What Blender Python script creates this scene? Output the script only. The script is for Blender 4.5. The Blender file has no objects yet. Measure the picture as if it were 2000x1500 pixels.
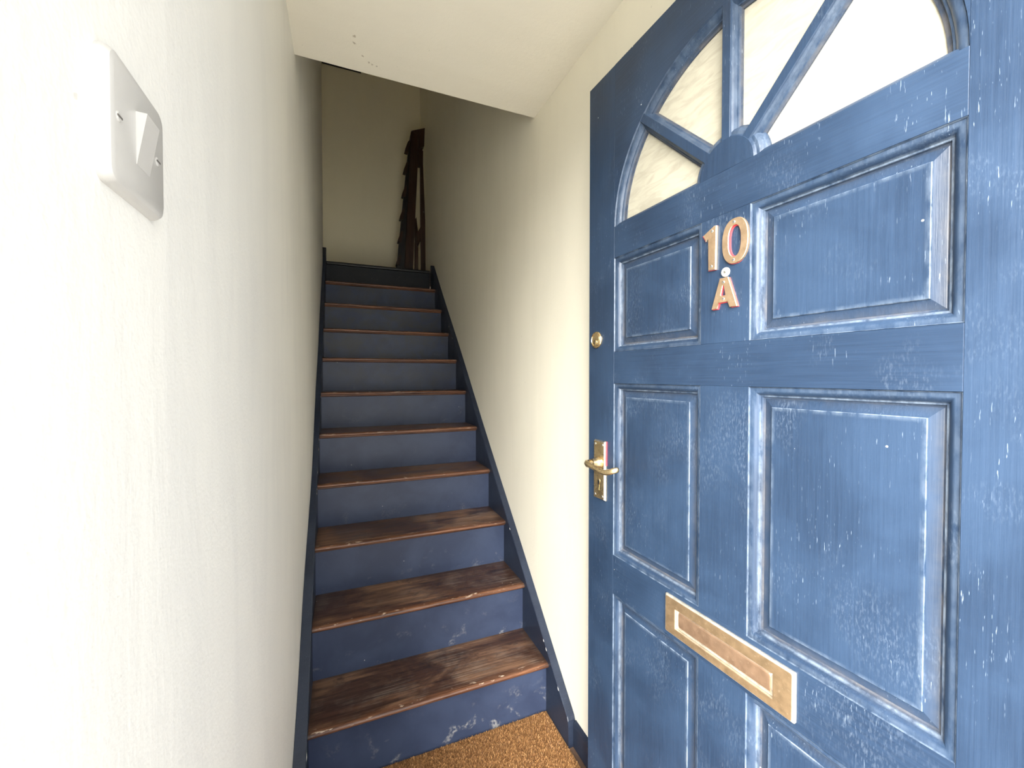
import bpy, bmesh, math, random
from mathutils import Vector, Matrix
random.seed(7)
scene = bpy.context.scene
COL = scene.collection

# ------------------------------------------------------------------ camera
cam_data = bpy.data.cameras.new('camera')
cam_data.sensor_fit = 'HORIZONTAL'
cam_data.sensor_width = 36.0
cam_data.lens = 805.64 / 2000 * 36.0
cam_data.clip_start = 0.01
cam = bpy.data.objects.new('camera', cam_data)
COL.objects.link(cam)
fwd = Vector((0.38308382, 0.92352837, -0.01849694))
rgt = Vector((0.92368528, -0.38315203, -0.00015631))
up = Vector((0.0072315, 0.01702547, 0.9998289))
m = Matrix((rgt, up, -fwd)).transposed().to_4x4()
m.translation = Vector((0.2412, 0.0, 1.2354))
cam.matrix_world = m
scene.camera = cam

# ------------------------------------------------------------------ sky and exposure
world = bpy.data.worlds.new('world')
scene.world = world
world.use_nodes = True
wn = world.node_tree.nodes
wn['Background'].inputs[0].default_value = (0.97, 0.985, 1.0, 1)      # even, bright overcast sky
wn['Background'].inputs[1].default_value = 0.70
sun_data = bpy.data.lights.new('hazy_sun', 'SUN')              # sun behind thin cloud, from the street side, left of the doorway
sun_data.energy = 5.6
sun_data.angle = math.radians(60)
sun_data.color = (1.0, 0.985, 0.95)
sun = bpy.data.objects.new('hazy_sun', sun_data)
COL.objects.link(sun)
SAZ, SEL = math.radians(44), math.radians(26)
sun.rotation_euler = Vector((math.sin(SAZ) * math.cos(SEL), math.cos(SAZ) * math.cos(SEL), -math.sin(SEL))).to_track_quat('-Z', 'Y').to_euler()
scene.view_settings.view_transform = 'Standard'
scene.view_settings.look = 'None'
scene.view_settings.exposure = 2.3
scene.view_settings.gamma = 1.0
scene.view_settings.use_curve_mapping = False
try:
    scene.cycles.max_bounces = 16
    scene.cycles.diffuse_bounces = 10
    scene.cycles.transparent_max_bounces = 12
except Exception:
    pass

# ------------------------------------------------------------------ measured sizes (metres)
WL, WR, YF = 0.1013, 0.9599, 4.035           # left wall, right wall, far wall
XL, XR = 0.1447, 0.9304                      # inner faces of the strings
S0, G, R, O = 1.3142, 0.2125, 0.192, 0.0204  # first nosing, going, rise, overhang
ZC, YC = 2.263, 1.503                        # hall ceiling and its edge
LAND = 11 * R
ZU = 4.07                                    # ceiling over the landing

# ------------------------------------------------------------------ helpers
def link(o, parent=None):
    COL.objects.link(o)
    if parent: o.parent = parent
    return o

def obj(name, verts, faces, mat, parent=None, smooth=False, mats=None, idx=None, attrs=None):
    me = bpy.data.meshes.new(name)
    me.from_pydata([tuple(v) for v in verts], [], faces)
    for mt in (mats or [mat]): me.materials.append(mt)
    if idx:
        for p, i in zip(me.polygons, idx): p.material_index = i
    if smooth:
        for p in me.polygons: p.use_smooth = True
    for k, vals in (attrs or {}).items():
        a = me.attributes.new(k, 'FLOAT', 'POINT')
        a.data.foreach_set('value', vals)
    me.validate(); me.update()
    return link(bpy.data.objects.new(name, me), parent)

def from_bm(name, bm, mat, parent=None, smooth=False, mats=None, angle=None):
    me = bpy.data.meshes.new(name)
    bmesh.ops.recalc_face_normals(bm, faces=bm.faces)
    bm.to_mesh(me); bm.free()
    for mt in (mats or [mat]): me.materials.append(mt)
    if smooth:
        for p in me.polygons: p.use_smooth = True
        if angle: me.set_sharp_from_angle(angle=angle)
    return link(bpy.data.objects.new(name, me), parent)

def box_bm(x0, x1, y0, y1, z0, z1, bev=0.0, seg=1, bm=None):
    own = bm is None
    b = bmesh.new()
    vs = [b.verts.new(p) for p in ((x0,y0,z0),(x1,y0,z0),(x1,y1,z0),(x0,y1,z0),(x0,y0,z1),(x1,y0,z1),(x1,y1,z1),(x0,y1,z1))]
    for f in ((0,3,2,1),(4,5,6,7),(0,1,5,4),(1,2,6,5),(2,3,7,6),(3,0,4,7)): b.faces.new([vs[i] for i in f])
    if bev: bmesh.ops.bevel(b, geom=b.edges[:], offset=bev, segments=seg, affect='EDGES', profile=0.5)
    if own: return b
    tmp = bpy.data.meshes.new('t'); b.to_mesh(tmp); b.free(); bm.from_mesh(tmp); bpy.data.meshes.remove(tmp)
    return bm

def box(name, x0, x1, y0, y1, z0, z1, mat, parent=None, bev=0.0, seg=1):
    return from_bm(name, box_bm(x0, x1, y0, y1, z0, z1, bev, seg), mat, parent)

def prism_bm(poly, fn, d0, d1, bev=0.0, seg=1, holes=None):
    """extrude a 2D outline from depth d0 to d1; fn(a, b, d) -> 3D point"""
    bm = bmesh.new()
    A = [bm.verts.new(fn(a, b, d0)) for a, b in poly]
    B = [bm.verts.new(fn(a, b, d1)) for a, b in poly]
    n = len(poly)
    top = bm.faces.new(A); bm.faces.new(B[::-1])
    for i in range(n): bm.faces.new((A[i], B[i], B[(i+1) % n], A[(i+1) % n]))
    if bev: bmesh.ops.bevel(bm, geom=list(top.edges), offset=bev, segments=seg, affect='EDGES', profile=0.5)
    return bm

def lathe_bm(prof, fn, n=24, close=True):
    """prof: list of (radius, depth); fn(a, b, d) -> 3D point"""
    bm = bmesh.new()
    rings = []
    for r, d in prof:
        if r < 1e-6: rings.append([bm.verts.new(fn(0, 0, d))])
        else: rings.append([bm.verts.new(fn(r*math.cos(2*math.pi*i/n), r*math.sin(2*math.pi*i/n), d)) for i in range(n)])
    for a, b in zip(rings, rings[1:]):
        for i in range(n):
            j = (i+1) % n
            if len(a) == 1 and len(b) == 1: continue
            if len(a) == 1: bm.faces.new((a[0], b[i], b[j]))
            elif len(b) == 1: bm.faces.new((a[i], b[0], a[j]))
            else: bm.faces.new((a[i], b[i], b[j], a[j]))
    return bm

def empty(name, loc, rz=0.0, label=None, cat=None, kind=None):
    o = bpy.data.objects.new(name, None)
    o.empty_display_size = 0.1
    COL.objects.link(o)
    o.location = loc; o.rotation_euler = (0, 0, rz)
    return tag(o, label, cat, kind)

def tag(o, label=None, cat=None, kind=None, group=None):
    if label: o['label'] = label
    if cat: o['category'] = cat
    if kind: o['kind'] = kind
    if group: o['group'] = group
    return o

# ------------------------------------------------------------------ material helpers
class NT:
    def __init__(s, name):
        s.m = bpy.data.materials.new(name); s.m.use_nodes = True
        s.t = s.m.node_tree; s.n = s.t.nodes
        s.p = s.n['Principled BSDF']
        s.tc = s.n.new('ShaderNodeTexCoord')
    def set(s, **k):
        for a, v in k.items():
            i = s.p.inputs[a.replace('_', ' ')]
            if hasattr(v, 'is_linked'): s.t.links.new(v, i)
            else: i.default_value = v
        return s
    def inp(s, node, key, v):
        if v is None: return
        if hasattr(v, 'is_linked'): s.t.links.new(v, node.inputs[key])
        else: node.inputs[key].default_value = v
    def coord(s, scale=(1,1,1), loc=(0,0,0), rot=(0,0,0), rnd=False):
        mp = s.n.new('ShaderNodeMapping')
        mp.inputs['Scale'].default_value = scale; mp.inputs['Location'].default_value = loc; mp.inputs['Rotation'].default_value = rot
        v = s.tc.outputs['Object']
        if rnd:
            oi = s.n.new('ShaderNodeObjectInfo')
            c = s.n.new('ShaderNodeCombineXYZ')
            mm = s.math('MULTIPLY', oi.outputs['Random'], 37.0)
            for k in 'XYZ': s.t.links.new(mm, c.inputs[k])
            ad = s.n.new('ShaderNodeVectorMath'); ad.operation = 'ADD'
            s.t.links.new(v, ad.inputs[0]); s.t.links.new(c.outputs[0], ad.inputs[1]); v = ad.outputs[0]
        s.t.links.new(v, mp.inputs['Vector'])
        return mp.outputs[0]
    def noise(s, vec, scale, detail=4.0, rough=0.55, dist=0.0):
        n = s.n.new('ShaderNodeTexNoise')
        s.t.links.new(vec, n.inputs['Vector'])
        n.inputs['Scale'].default_value = scale; n.inputs['Detail'].default_value = detail
        n.inputs['Roughness'].default_value = rough; n.inputs['Distortion'].default_value = dist
        return n.outputs[0]
    def voro(s, vec, scale, out='Distance', feature='F1'):
        n = s.n.new('ShaderNodeTexVoronoi'); n.feature = feature
        s.t.links.new(vec, n.inputs['Vector']); n.inputs['Scale'].default_value = scale
        return n.outputs[out]
    def ramp(s, v, a, b, c0=0.0, c1=1.0, smooth=False):
        n = s.n.new('ShaderNodeMapRange')
        if smooth: n.interpolation_type = 'SMOOTHSTEP'
        s.t.links.new(v, n.inputs[0])
        n.inputs[1].default_value = a; n.inputs[2].default_value = b; n.inputs[3].default_value = c0; n.inputs[4].default_value = c1
        return n.outputs[0]
    def math(s, op, a, b=None):
        n = s.n.new('ShaderNodeMath'); n.operation = op
        s.inp(n, 0, a); s.inp(n, 1, b)
        return n.outputs[0]
    def mix(s, f, a, b, mode='MIX'):
        n = s.n.new('ShaderNodeMix'); n.data_type = 'RGBA'; n.blend_type = mode
        s.inp(n, 0, f)
        for k, v in ((6, a), (7, b)):
            if hasattr(v, 'is_linked'): s.t.links.new(v, n.inputs[k])
            else: n.inputs[k].default_value = (*v, 1) if len(v) == 3 else v
        return n.outputs[2]
    def attr(s, name):
        n = s.n.new('ShaderNodeAttribute'); n.attribute_name = name
        return n.outputs['Fac']
    def bump(s, h, strength=0.3, dist=0.002, prev=None):
        n = s.n.new('ShaderNodeBump')
        n.inputs['Strength'].default_value = strength; n.inputs['Distance'].default_value = dist
        s.t.links.new(h, n.inputs['Height'])
        if prev is not None: s.t.links.new(prev, n.inputs['Normal'])
        return n.outputs[0]
    def sep(s, v):
        n = s.n.new('ShaderNodeSeparateXYZ'); s.t.links.new(v, n.inputs[0]); return n.outputs

def wall_paint(name, base, dark, streak_axis, spots=None, streak=0.25):
    """emulsion over uneven plaster: orange-peel, trowel streaks, faint patches"""
    t = NT(name)
    c = t.coord()
    sc = (3.0, 3.0, 0.55) if streak_axis == 'z' else (0.8, 3.0, 3.0)
    st = t.noise(t.coord(scale=sc, rot=(0.12, 0.05, 0)), 3.2, 6, 0.6, 0.5)
    st = t.ramp(st, 0.40, 0.70, smooth=True)
    pa = t.ramp(t.noise(c, 2.1, 3, 0.5, 0.3), 0.40, 0.68, smooth=True)
    col = t.mix(t.math('MULTIPLY', st, streak), base, dark)
    col = t.mix(t.math('MULTIPLY', pa, streak * 0.7), col, dark)
    fl = t.ramp(t.noise(c, 55, 3, 0.6), 0.735, 0.76)
    col = t.mix(t.math('MULTIPLY', fl, 0.35), col, (0.45, 0.42, 0.36))
    for (px, py, pr) in (spots or []):
        d = t.n.new('ShaderNodeVectorMath'); d.operation = 'DISTANCE'
        wob = t.n.new('ShaderNodeVectorMath'); wob.operation = 'ADD'
        nz = t.n.new('ShaderNodeTexNoise'); nz.inputs['Scale'].default_value = 130
        t.t.links.new(c, nz.inputs['Vector'])
        s2 = t.n.new('ShaderNodeVectorMath'); s2.operation = 'SCALE'; s2.inputs['Scale'].default_value = 0.012
        t.t.links.new(nz.outputs['Color'], s2.inputs[0])
        t.t.links.new(c, wob.inputs[0]); t.t.links.new(s2.outputs[0], wob.inputs[1])
        t.t.links.new(wob.outputs[0], d.inputs[0]); d.inputs[1].default_value = (px + 0.006, py + 0.006, ZC + 0.006)
        k = t.ramp(d.outputs['Value'], pr, pr * 0.5)
        col = t.mix(t.math('MULTIPLY', k, 0.55), col, (0.22, 0.16, 0.09))
    peel = t.noise(c, 260, 2, 0.5)
    peel2 = t.noise(c, 75, 3, 0.5)
    b = t.bump(peel, 0.22, 0.0015)
    b = t.bump(peel2, 0.18, 0.003, b)
    b = t.bump(st, 0.10, 0.004, b)
    t.set(Base_Color=col, Roughness=0.55, Normal=b)
    t.p.inputs['Specular IOR Level'].default_value = 0.35
    return t.m

def gloss_paint(name, c0, c1, stroke, scuff=(0.42, 0.50, 0.60), rough=0.38, scuffs=0.4, specks=True):
    """brushed oil paint: brush strokes, dusty rubs, scratches, chips; 'wear' and 'dust' attributes on edges"""
    t = NT(name)
    c = t.coord(rnd=True)
    sv = (150, 150, 4.0) if stroke == 'z' else (4.0, 150, 150)
    strokes = t.noise(t.coord(scale=sv, rnd=True), 2.0, 3, 0.6)
    patch = t.ramp(t.noise(c, 5.0, 4, 0.6, 0.4), 0.35, 0.68, smooth=True)
    col = t.mix(patch, c0, c1)
    col = t.mix(t.ramp(strokes, 0.35, 0.75, 0.0, 0.30), col, tuple(min(1, x * 1.35 + 0.004) for x in c1))
    # chalky rubs
    rub = t.math('MULTIPLY', t.ramp(t.noise(c, 7.0, 3, 0.5, 1.0), 0.52, 0.74), t.ramp(t.noise(t.coord(scale=(420, 420, 110), rnd=True), 1.0, 3, 0.6), 0.50, 0.66))
    col = t.mix(t.math('MULTIPLY', rub, 0.26 * scuffs), col, scuff)
    # thin scratches
    sm = t.ramp(t.noise(c, 9.0, 2, 0.5), 0.50, 0.62)
    sc = t.ramp(t.noise(t.coord(scale=(700, 700, 60), rnd=True, rot=(0, 0.15, 0)), 1.0, 2, 0.5), 0.685, 0.725)
    col = t.mix(t.math('MULTIPLY', t.math('MULTIPLY', sm, sc), scuffs * 0.8), col, scuff)
    if specks:
        v = t.voro(c, 34)
        rn = t.voro(c, 34, 'Color')
        sp = t.math('MULTIPLY', t.ramp(v, 0.055, 0.035), t.ramp(t.sep(rn)[0], 0.92, 0.95))
        col = t.mix(t.math('MULTIPLY', sp, 0.8), col, (0.80, 0.80, 0.74))
    w = t.attr('wear')
    wk = t.math('MULTIPLY', w, t.ramp(t.noise(t.coord(scale=(60, 60, 30), rnd=True), 1.0, 4, 0.65), 0.36, 0.62))
    col = t.mix(t.math('MULTIPLY', wk, 0.6), col, (0.45, 0.54, 0.64))
    d = t.attr('dust')
    dk = t.math('MULTIPLY', d, t.ramp(t.noise(c, 26, 5, 0.65), 0.32, 0.66))
    col = t.mix(t.math('MULTIPLY', dk, 0.42), col, (0.21, 0.18, 0.14))
    b = t.bump(strokes, 0.22, 0.0012)
    b = t.bump(t.noise(c, 90, 3, 0.6), 0.15, 0.0012, b)
    t.set(Base_Color=col, Roughness=t.ramp(patch, 0, 1, rough - 0.05, rough + 0.08), Normal=b)
    t.p.inputs['Specular IOR Level'].default_value = 0.32
    return t.m

def riser_paint(name, c0, c1):
    t = NT(name)
    c = t.coord(rnd=True)
    strokes = t.noise(t.coord(scale=(2.2, 60, 60), rnd=True), 2.0, 3, 0.6)
    patch = t.ramp(t.noise(c, 6.0, 4, 0.6, 0.4), 0.35, 0.68, smooth=True)
    col = t.mix(patch, c0, c1)
    k = t.attr('scuff')                                   # kicked lower zone of the lowest risers
    kk = t.math('MULTIPLY', k, t.math('MULTIPLY', t.ramp(t.noise(c, 15, 3, 0.55, 0.6), 0.585, 0.72), t.ramp(t.noise(c, 110, 3, 0.6), 0.40, 0.62)))
    col = t.mix(t.math('MULTIPLY', kk, 0.65), col, (0.70, 0.67, 0.58))
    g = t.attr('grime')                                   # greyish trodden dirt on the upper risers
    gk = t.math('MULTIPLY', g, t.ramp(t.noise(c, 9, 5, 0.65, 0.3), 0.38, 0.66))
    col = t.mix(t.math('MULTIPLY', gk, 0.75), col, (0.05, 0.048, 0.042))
    v = t.voro(c, 26); rn = t.voro(c, 26, 'Color')
    sp = t.math('MULTIPLY', t.ramp(v, 0.05, 0.03), t.ramp(t.sep(rn)[0], 0.86, 0.90))
    col = t.mix(t.math('MULTIPLY', sp, 0.7), col, (0.75, 0.73, 0.66))
    b = t.bump(strokes, 0.12, 0.001)
    b = t.bump(t.noise(c, 120, 2, 0.6), 0.1, 0.001, b)
    t.set(Base_Color=col, Roughness=0.42, Normal=b)
    t.p.inputs['Specular IOR Level'].default_value = 0.3
    return t.m

def tread_wood():
    t = NT('worn_varnished_wood')
    c = t.coord(rnd=True)
    gr = t.noise(t.coord(scale=(1.3, 26, 26), rnd=True), 3.0, 7, 0.68, 0.6)
    fine = t.noise(t.coord(scale=(3, 120, 120), rnd=True), 2.0, 3, 0.6)
    wearm = t.ramp(t.noise(t.coord(scale=(1, 2.2, 1), rnd=True), 3.4, 5, 0.62, 0.7), 0.42, 0.66, smooth=True)
    dark = t.mix(t.ramp(gr, 0.32, 0.66), (0.020, 0.010, 0.008), (0.080, 0.038, 0.024))
    lite = t.mix(t.ramp(gr, 0.30, 0.70), (0.080, 0.042, 0.026), (0.30, 0.17, 0.10))
    col = t.mix(wearm, dark, lite)
    blot = t.ramp(t.noise(t.coord(scale=(1.4, 3, 1), rnd=True), 5.0, 6, 0.7, 1.2), 0.54, 0.66, smooth=True)
    col = t.mix(t.math('MULTIPLY', blot, 0.65), col, (0.030, 0.018, 0.014))
    grey = t.math('MULTIPLY', t.ramp(t.noise(c, 8, 4, 0.6), 0.48, 0.66), t.ramp(fine, 0.42, 0.62))
    col = t.mix(t.math('MULTIPLY', grey, 0.45), col, (0.30, 0.25, 0.21))
    nose = t.attr('nose')
    nc = t.mix(t.ramp(gr, 0.38, 0.66), (0.050, 0.018, 0.010), (0.24, 0.105, 0.052))
    col = t.mix(nose, col, nc)
    chip = t.math('MULTIPLY', t.attr('edge'), t.ramp(t.noise(t.coord(scale=(26, 90, 90), rnd=True), 1.0, 4, 0.6), 0.60, 0.66))
    col = t.mix(t.math('MULTIPLY', chip, 0.8), col, (0.68, 0.56, 0.44))
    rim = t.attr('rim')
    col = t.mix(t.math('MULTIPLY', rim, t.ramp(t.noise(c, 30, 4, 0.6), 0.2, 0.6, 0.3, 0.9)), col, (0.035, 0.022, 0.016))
    v = t.voro(c, 30); rn = t.voro(c, 30, 'Color')
    sp = t.math('MULTIPLY', t.ramp(v, 0.05, 0.03), t.ramp(t.sep(rn)[0], 0.90, 0.93))
    col = t.mix(t.math('MULTIPLY', sp, 0.8), col, (0.8, 0.78, 0.7))
    b = t.bump(gr, 0.18, 0.002)
    b = t.bump(fine, 0.15, 0.001, b)
    t.set(Base_Color=col, Roughness=t.ramp(wearm, 0, 1, 0.30, 0.5), Normal=b)
    return t.m

def brass(name, c0, c1, metal=0.85, rough=0.42, pale=True):
    t = NT(name)
    c = t.coord(rnd=True)
    col = t.mix(t.ramp(t.noise(c, 45, 5, 0.65), 0.35, 0.65), c0, c1)
    sp = t.ramp(t.noise(c, 160, 4, 0.65), 0.60, 0.68)
    col = t.mix(t.math('MULTIPLY', sp, 0.35), col, (0.80, 0.62, 0.42))
    if pale:
        w = t.attr('wear')
        col = t.mix(t.math('MULTIPLY', w, t.ramp(t.noise(c, 120, 3, 0.6), 0.25, 0.5, 0.55, 1.0)), col, (0.88, 0.84, 0.74))
    t.set(Base_Color=col, Metallic=metal, Roughness=t.ramp(t.noise(c, 60, 4, 0.6), 0.3, 0.7, rough - 0.1, rough + 0.1),
          Normal=t.bump(t.noise(c, 200, 3, 0.6), 0.1, 0.0006))
    return t.m

def plain(name, col, rough=0.5, metal=0.0, var=0.15, bump=0.0):
    t = NT(name)
    c = t.coord(rnd=True)
    k = t.ramp(t.noise(c, 40, 4, 0.6), 0.3, 0.7, 0, 1)
    t.set(Base_Color=t.mix(k, tuple(x * (1 - var) for x in col), tuple(min(1, x * (1 + var)) for x in col)), Roughness=rough, Metallic=metal)
    if bump: t.set(Normal=t.bump(t.noise(c, 220, 3), bump, 0.001))
    return t.m

def glass_mat():
    """window glass brushed over with a cream wash, so that it only glimmers"""
    t = NT('cream_washed_glass')
    st = t.noise(t.coord(scale=(9, 9, 30), rot=(0, 0.7, 0)), 2.0, 5, 0.6, 0.8)
    k = t.ramp(st, 0.35, 0.7, smooth=True)
    col = t.mix(k, (0.47, 0.44, 0.35), (0.38, 0.355, 0.28))
    t.set(Base_Color=col, Roughness=0.22, Normal=t.bump(st, 0.06, 0.001))
    t.p.inputs['Transmission Weight'].default_value = 0.08
    t.p.inputs['IOR'].default_value = 1.45
    return t.m

def coir_mat():
    t = NT('coir_fibre')
    k = t.attr('tone')
    col = t.mix(k, (0.20, 0.085, 0.028), (0.62, 0.34, 0.13))
    t.set(Base_Color=col, Roughness=0.6)
    return t.m

SPOTS = [(0.287, 1.379, 0.006), (0.287, 1.352, 0.006), (0.313, 1.423, 0.005), (0.333, 1.445, 0.004), (0.345, 1.450, 0.004), (0.357, 1.454, 0.004)]
M_WL = wall_paint('left_wall_emulsion', (0.80, 0.79, 0.74), (0.70, 0.695, 0.665), 'z', streak=0.45)
M_WR = wall_paint('right_wall_emulsion', (0.86, 0.82, 0.69), (0.78, 0.74, 0.62), 'z', streak=0.3)
M_WF = wall_paint('far_wall_emulsion', (0.82, 0.76, 0.57), (0.77, 0.71, 0.53), 'z', streak=0.3)
M_CE = wall_paint('ceiling_emulsion', (0.84, 0.80, 0.69), (0.78, 0.74, 0.63), 'y', SPOTS, 0.3)
M_OUT = plain('outside_render', (0.32, 0.32, 0.32), 0.8, var=0.1, bump=0.3)
M_PAVE = plain('outside_paving', (0.68, 0.665, 0.62), 0.85, var=0.12, bump=0.4)
M_FLOOR = plain('floor_boards_dark', (0.10, 0.06, 0.04), 0.6, var=0.3, bump=0.2)
NAVY0, NAVY1 = (0.014, 0.027, 0.053), (0.021, 0.041, 0.079)
M_DV = gloss_paint('door_blue_vertical_strokes', NAVY0, NAVY1, 'z')
M_DH = gloss_paint('door_blue_horizontal_strokes', NAVY0, NAVY1, 'x')
M_ST = gloss_paint('string_navy', (0.013, 0.018, 0.033), (0.020, 0.028, 0.048), 'y' and 'x', scuffs=0.25)
M_RI = riser_paint('riser_navy', (0.031, 0.042, 0.079), (0.043, 0.058, 0.104))
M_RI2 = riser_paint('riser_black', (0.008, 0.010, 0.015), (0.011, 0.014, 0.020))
M_TREAD = tread_wood()
M_BRASS = brass('aged_brass', (0.40, 0.28, 0.16), (0.52, 0.36, 0.21))
M_NUM = brass('numeral_brass', (0.50, 0.35, 0.22), (0.60, 0.43, 0.28))
M_HB = brass('handle_brass', (0.64, 0.49, 0.27), (0.72, 0.56, 0.32), 0.95, 0.28)
M_STEEL = plain('screw_steel', (0.72, 0.69, 0.62), 0.35, 0.9)
M_RED = plain('old_red_paint', (0.62, 0.06, 0.07), 0.45)
M_BLACK = plain('keyhole_black', (0.006, 0.006, 0.006), 0.7)
M_PLASTIC = plain('white_switch_plastic', (0.50, 0.49, 0.465), 0.35, var=0.02)
M_GLASS = glass_mat()
M_COIR = coir_mat()
M_COIRB = plain('coir_backing', (0.22, 0.11, 0.04), 0.9, var=0.3)
def dark_timber():
    t = NT('dark_stained_timber')
    c = t.coord()
    gr = t.noise(t.coord(scale=(40, 40, 3)), 1.5, 5, 0.65)
    col = t.mix(t.ramp(gr, 0.35, 0.7), (0.010, 0.005, 0.004), (0.050, 0.020, 0.013))
    chip = t.ramp(t.noise(c, 45, 4, 0.65), 0.685, 0.71)
    col = t.mix(t.math('MULTIPLY', chip, 0.5), col, (0.30, 0.28, 0.24))
    t.set(Base_Color=col, Roughness=0.32, Normal=t.bump(gr, 0.2, 0.001))
    return t.m
M_DARK = dark_timber()
M_DARK2 = plain('near_black_paint', (0.006, 0.006, 0.007), 0.4)

# ------------------------------------------------------------------ setting
def grid_wall(name, xfun, y0, y1, z0, z1, ny, nz, mat, thick, sign):
    """plaster wall facing +x (sign 1) or -x (sign -1) whose face wanders a little, closed at the back"""
    V, F = [], []
    for j in range(nz + 1):
        for i in range(ny + 1):
            y = y0 + (y1 - y0) * i / ny; z = z0 + (z1 - z0) * j / nz
            V.append((xfun(y, z), y, z))
    w = ny + 1
    for j in range(nz):
        for i in range(ny):
            a = j * w + i
            f = (a, a + 1, a + 1 + w, a + w)
            F.append(f if sign > 0 else f[::-1])
    b = len(V)
    xb = xfun(y0, z0) - sign * thick
    V += [(xb, y0, z0), (xb, y1, z0), (xb, y1, z1), (xb, y0, z1)]
    bot = list(range(0, w)); topi = list(range(nz * w, nz * w + w))
    F.append([b, b + 3, b + 2, b + 1] if sign > 0 else [b, b + 1, b + 2, b + 3])
    F.append(bot[::-1] + [b, b + 1] if sign > 0 else (bot[::-1] + [b, b + 1])[::-1])
    F.append(topi + [b + 2, b + 3] if sign > 0 else (topi + [b + 2, b + 3])[::-1])
    le = [j * w for j in range(nz + 1)]; re = [j * w + ny for j in range(nz + 1)]
    F.append(le + [b + 3, b] if sign > 0 else (le + [b + 3, b])[::-1])
    F.append(re[::-1] + [b + 1, b + 2] if sign > 0 else (re[::-1] + [b + 1, b + 2])[::-1])
    o = obj(name, V, F, mat)
    for p in o.data.polygons[:ny * nz]: p.use_smooth = True
    return tag(o, kind='structure')

def lerp_tab(tab, y):
    for (a, va), (b, vb) in zip(tab, tab[1:]):
        if y <= b:
            t = max(0, (y - a) / (b - a)); t = t * t * (3 - 2 * t)
            return va + (vb - va) * t
    return tab[-1][1]
LT = [(0, .1010), (.5, .1020), (1.0, .1075), (1.5, .1125), (2.0, .1215), (3.3, .1225), (3.6, .115), (4.1, .1013)]
def left_x(y, z): return lerp_tab(LT, y) + 0.0012 * math.sin(5.1 * y + 1.7 * z) * math.sin(3.3 * z + 0.6 * y)
def right_x(y, z):
    return WR + 0.0012 * math.sin(4.3 * y + 2.1 * z)
box('floor', -0.05, 1.15, 0.02, 1.36, -0.06, 0.0, M_FLOOR)['kind'] = 'structure'
grid_wall('wall_left', left_x, 0.12, YF, 0.0, ZU, 130, 60, M_WL, 0.22, 1)
grid_wall('wall_right', right_x, 0.12, YF, 0.0, ZU, 90, 60, M_WR, 0.20, -1)
far = box('wall_back', WL - 0.25, WR + 0.25, YF, YF + 0.12, 1.6, ZU, M_WF)
far['kind'] = 'structure'
box('dark_void_strip', WL + 0.004, 0.43, YF - 0.012, YF + 0.02, 3.987, ZU - 0.002, M_DARK2)['kind'] = 'structure'  # black strip standing in for the dark void above the far wall
# hall ceiling with a softly rounded plaster edge over the stairs, its riser going up to the first floor
prof = [(0.03, ZC), (0.5, ZC), (1.0, ZC), (YC - 0.004, ZC), (YC - 0.001, ZC + 0.0015), (YC, ZC + 0.004), (YC, ZU), (0.03, ZU)]
bm = bmesh.new()
A = [bm.verts.new((WL - 0.1, y, z)) for y, z in prof]; B = [bm.verts.new((WR + 0.1, y, z)) for y, z in prof]
for i in range(len(prof)):
    j = (i + 1) % len(prof); bm.faces.new((A[i], A[j], B[j], B[i]))
bm.faces.new(A[::-1]); bm.faces.new(B)
from_bm('ceiling', bm, M_CE)['kind'] = 'structure'
box('ceiling', WL - 0.1, WR + 0.1, YC, YF + 0.12, ZU, ZU + 0.08, M_CE)['kind'] = 'structure'
box('floor', WL - 0.02, WR + 0.02, S0 + 10 * G + O + 0.02, YF + 0.02, LAND - 0.12, LAND - 0.001, M_FLOOR)['kind'] = 'structure'
# front wall with the doorway the camera stands in, and the paving outside
bm = bmesh.new()
for b in ((-2.2, 0.045, 0.03, 0.12, -0.1, 4.6), (0.945, 3.2, 0.03, 0.12, -0.1, 4.6), (0.045, 0.945, 0.03, 0.12, 2.045, 4.6)):
    box_bm(*b, bm=bm)
from_bm('wall_front', bm, M_OUT)['kind'] = 'structure'
box('sky_blocker_right', 1.05, 1.30, -2.4, 0.03, -0.1, 3.4, M_OUT)['kind'] = 'structure'      # added unseen wall, keeps sky light off the near left wall
box('ground', -14, 16, -22, 0.03, -0.2, -0.1, M_PAVE)['kind'] = 'structure'
# right-hand skirting, from the foot of the string towards the door
sk = [(0, 0.0), (0.016, 0.0), (0.016, 0.072), (0.013, 0.082), (0.007, 0.087), (0.0, 0.089)]
bm = prism_bm([(WR + 0.004 - a, b) for a, b in sk], lambda a, b, d: (a, d, b), 0.125, 1.172)
from_bm('baseboard_right', bm, M_ST)['kind'] = 'structure'

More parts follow.
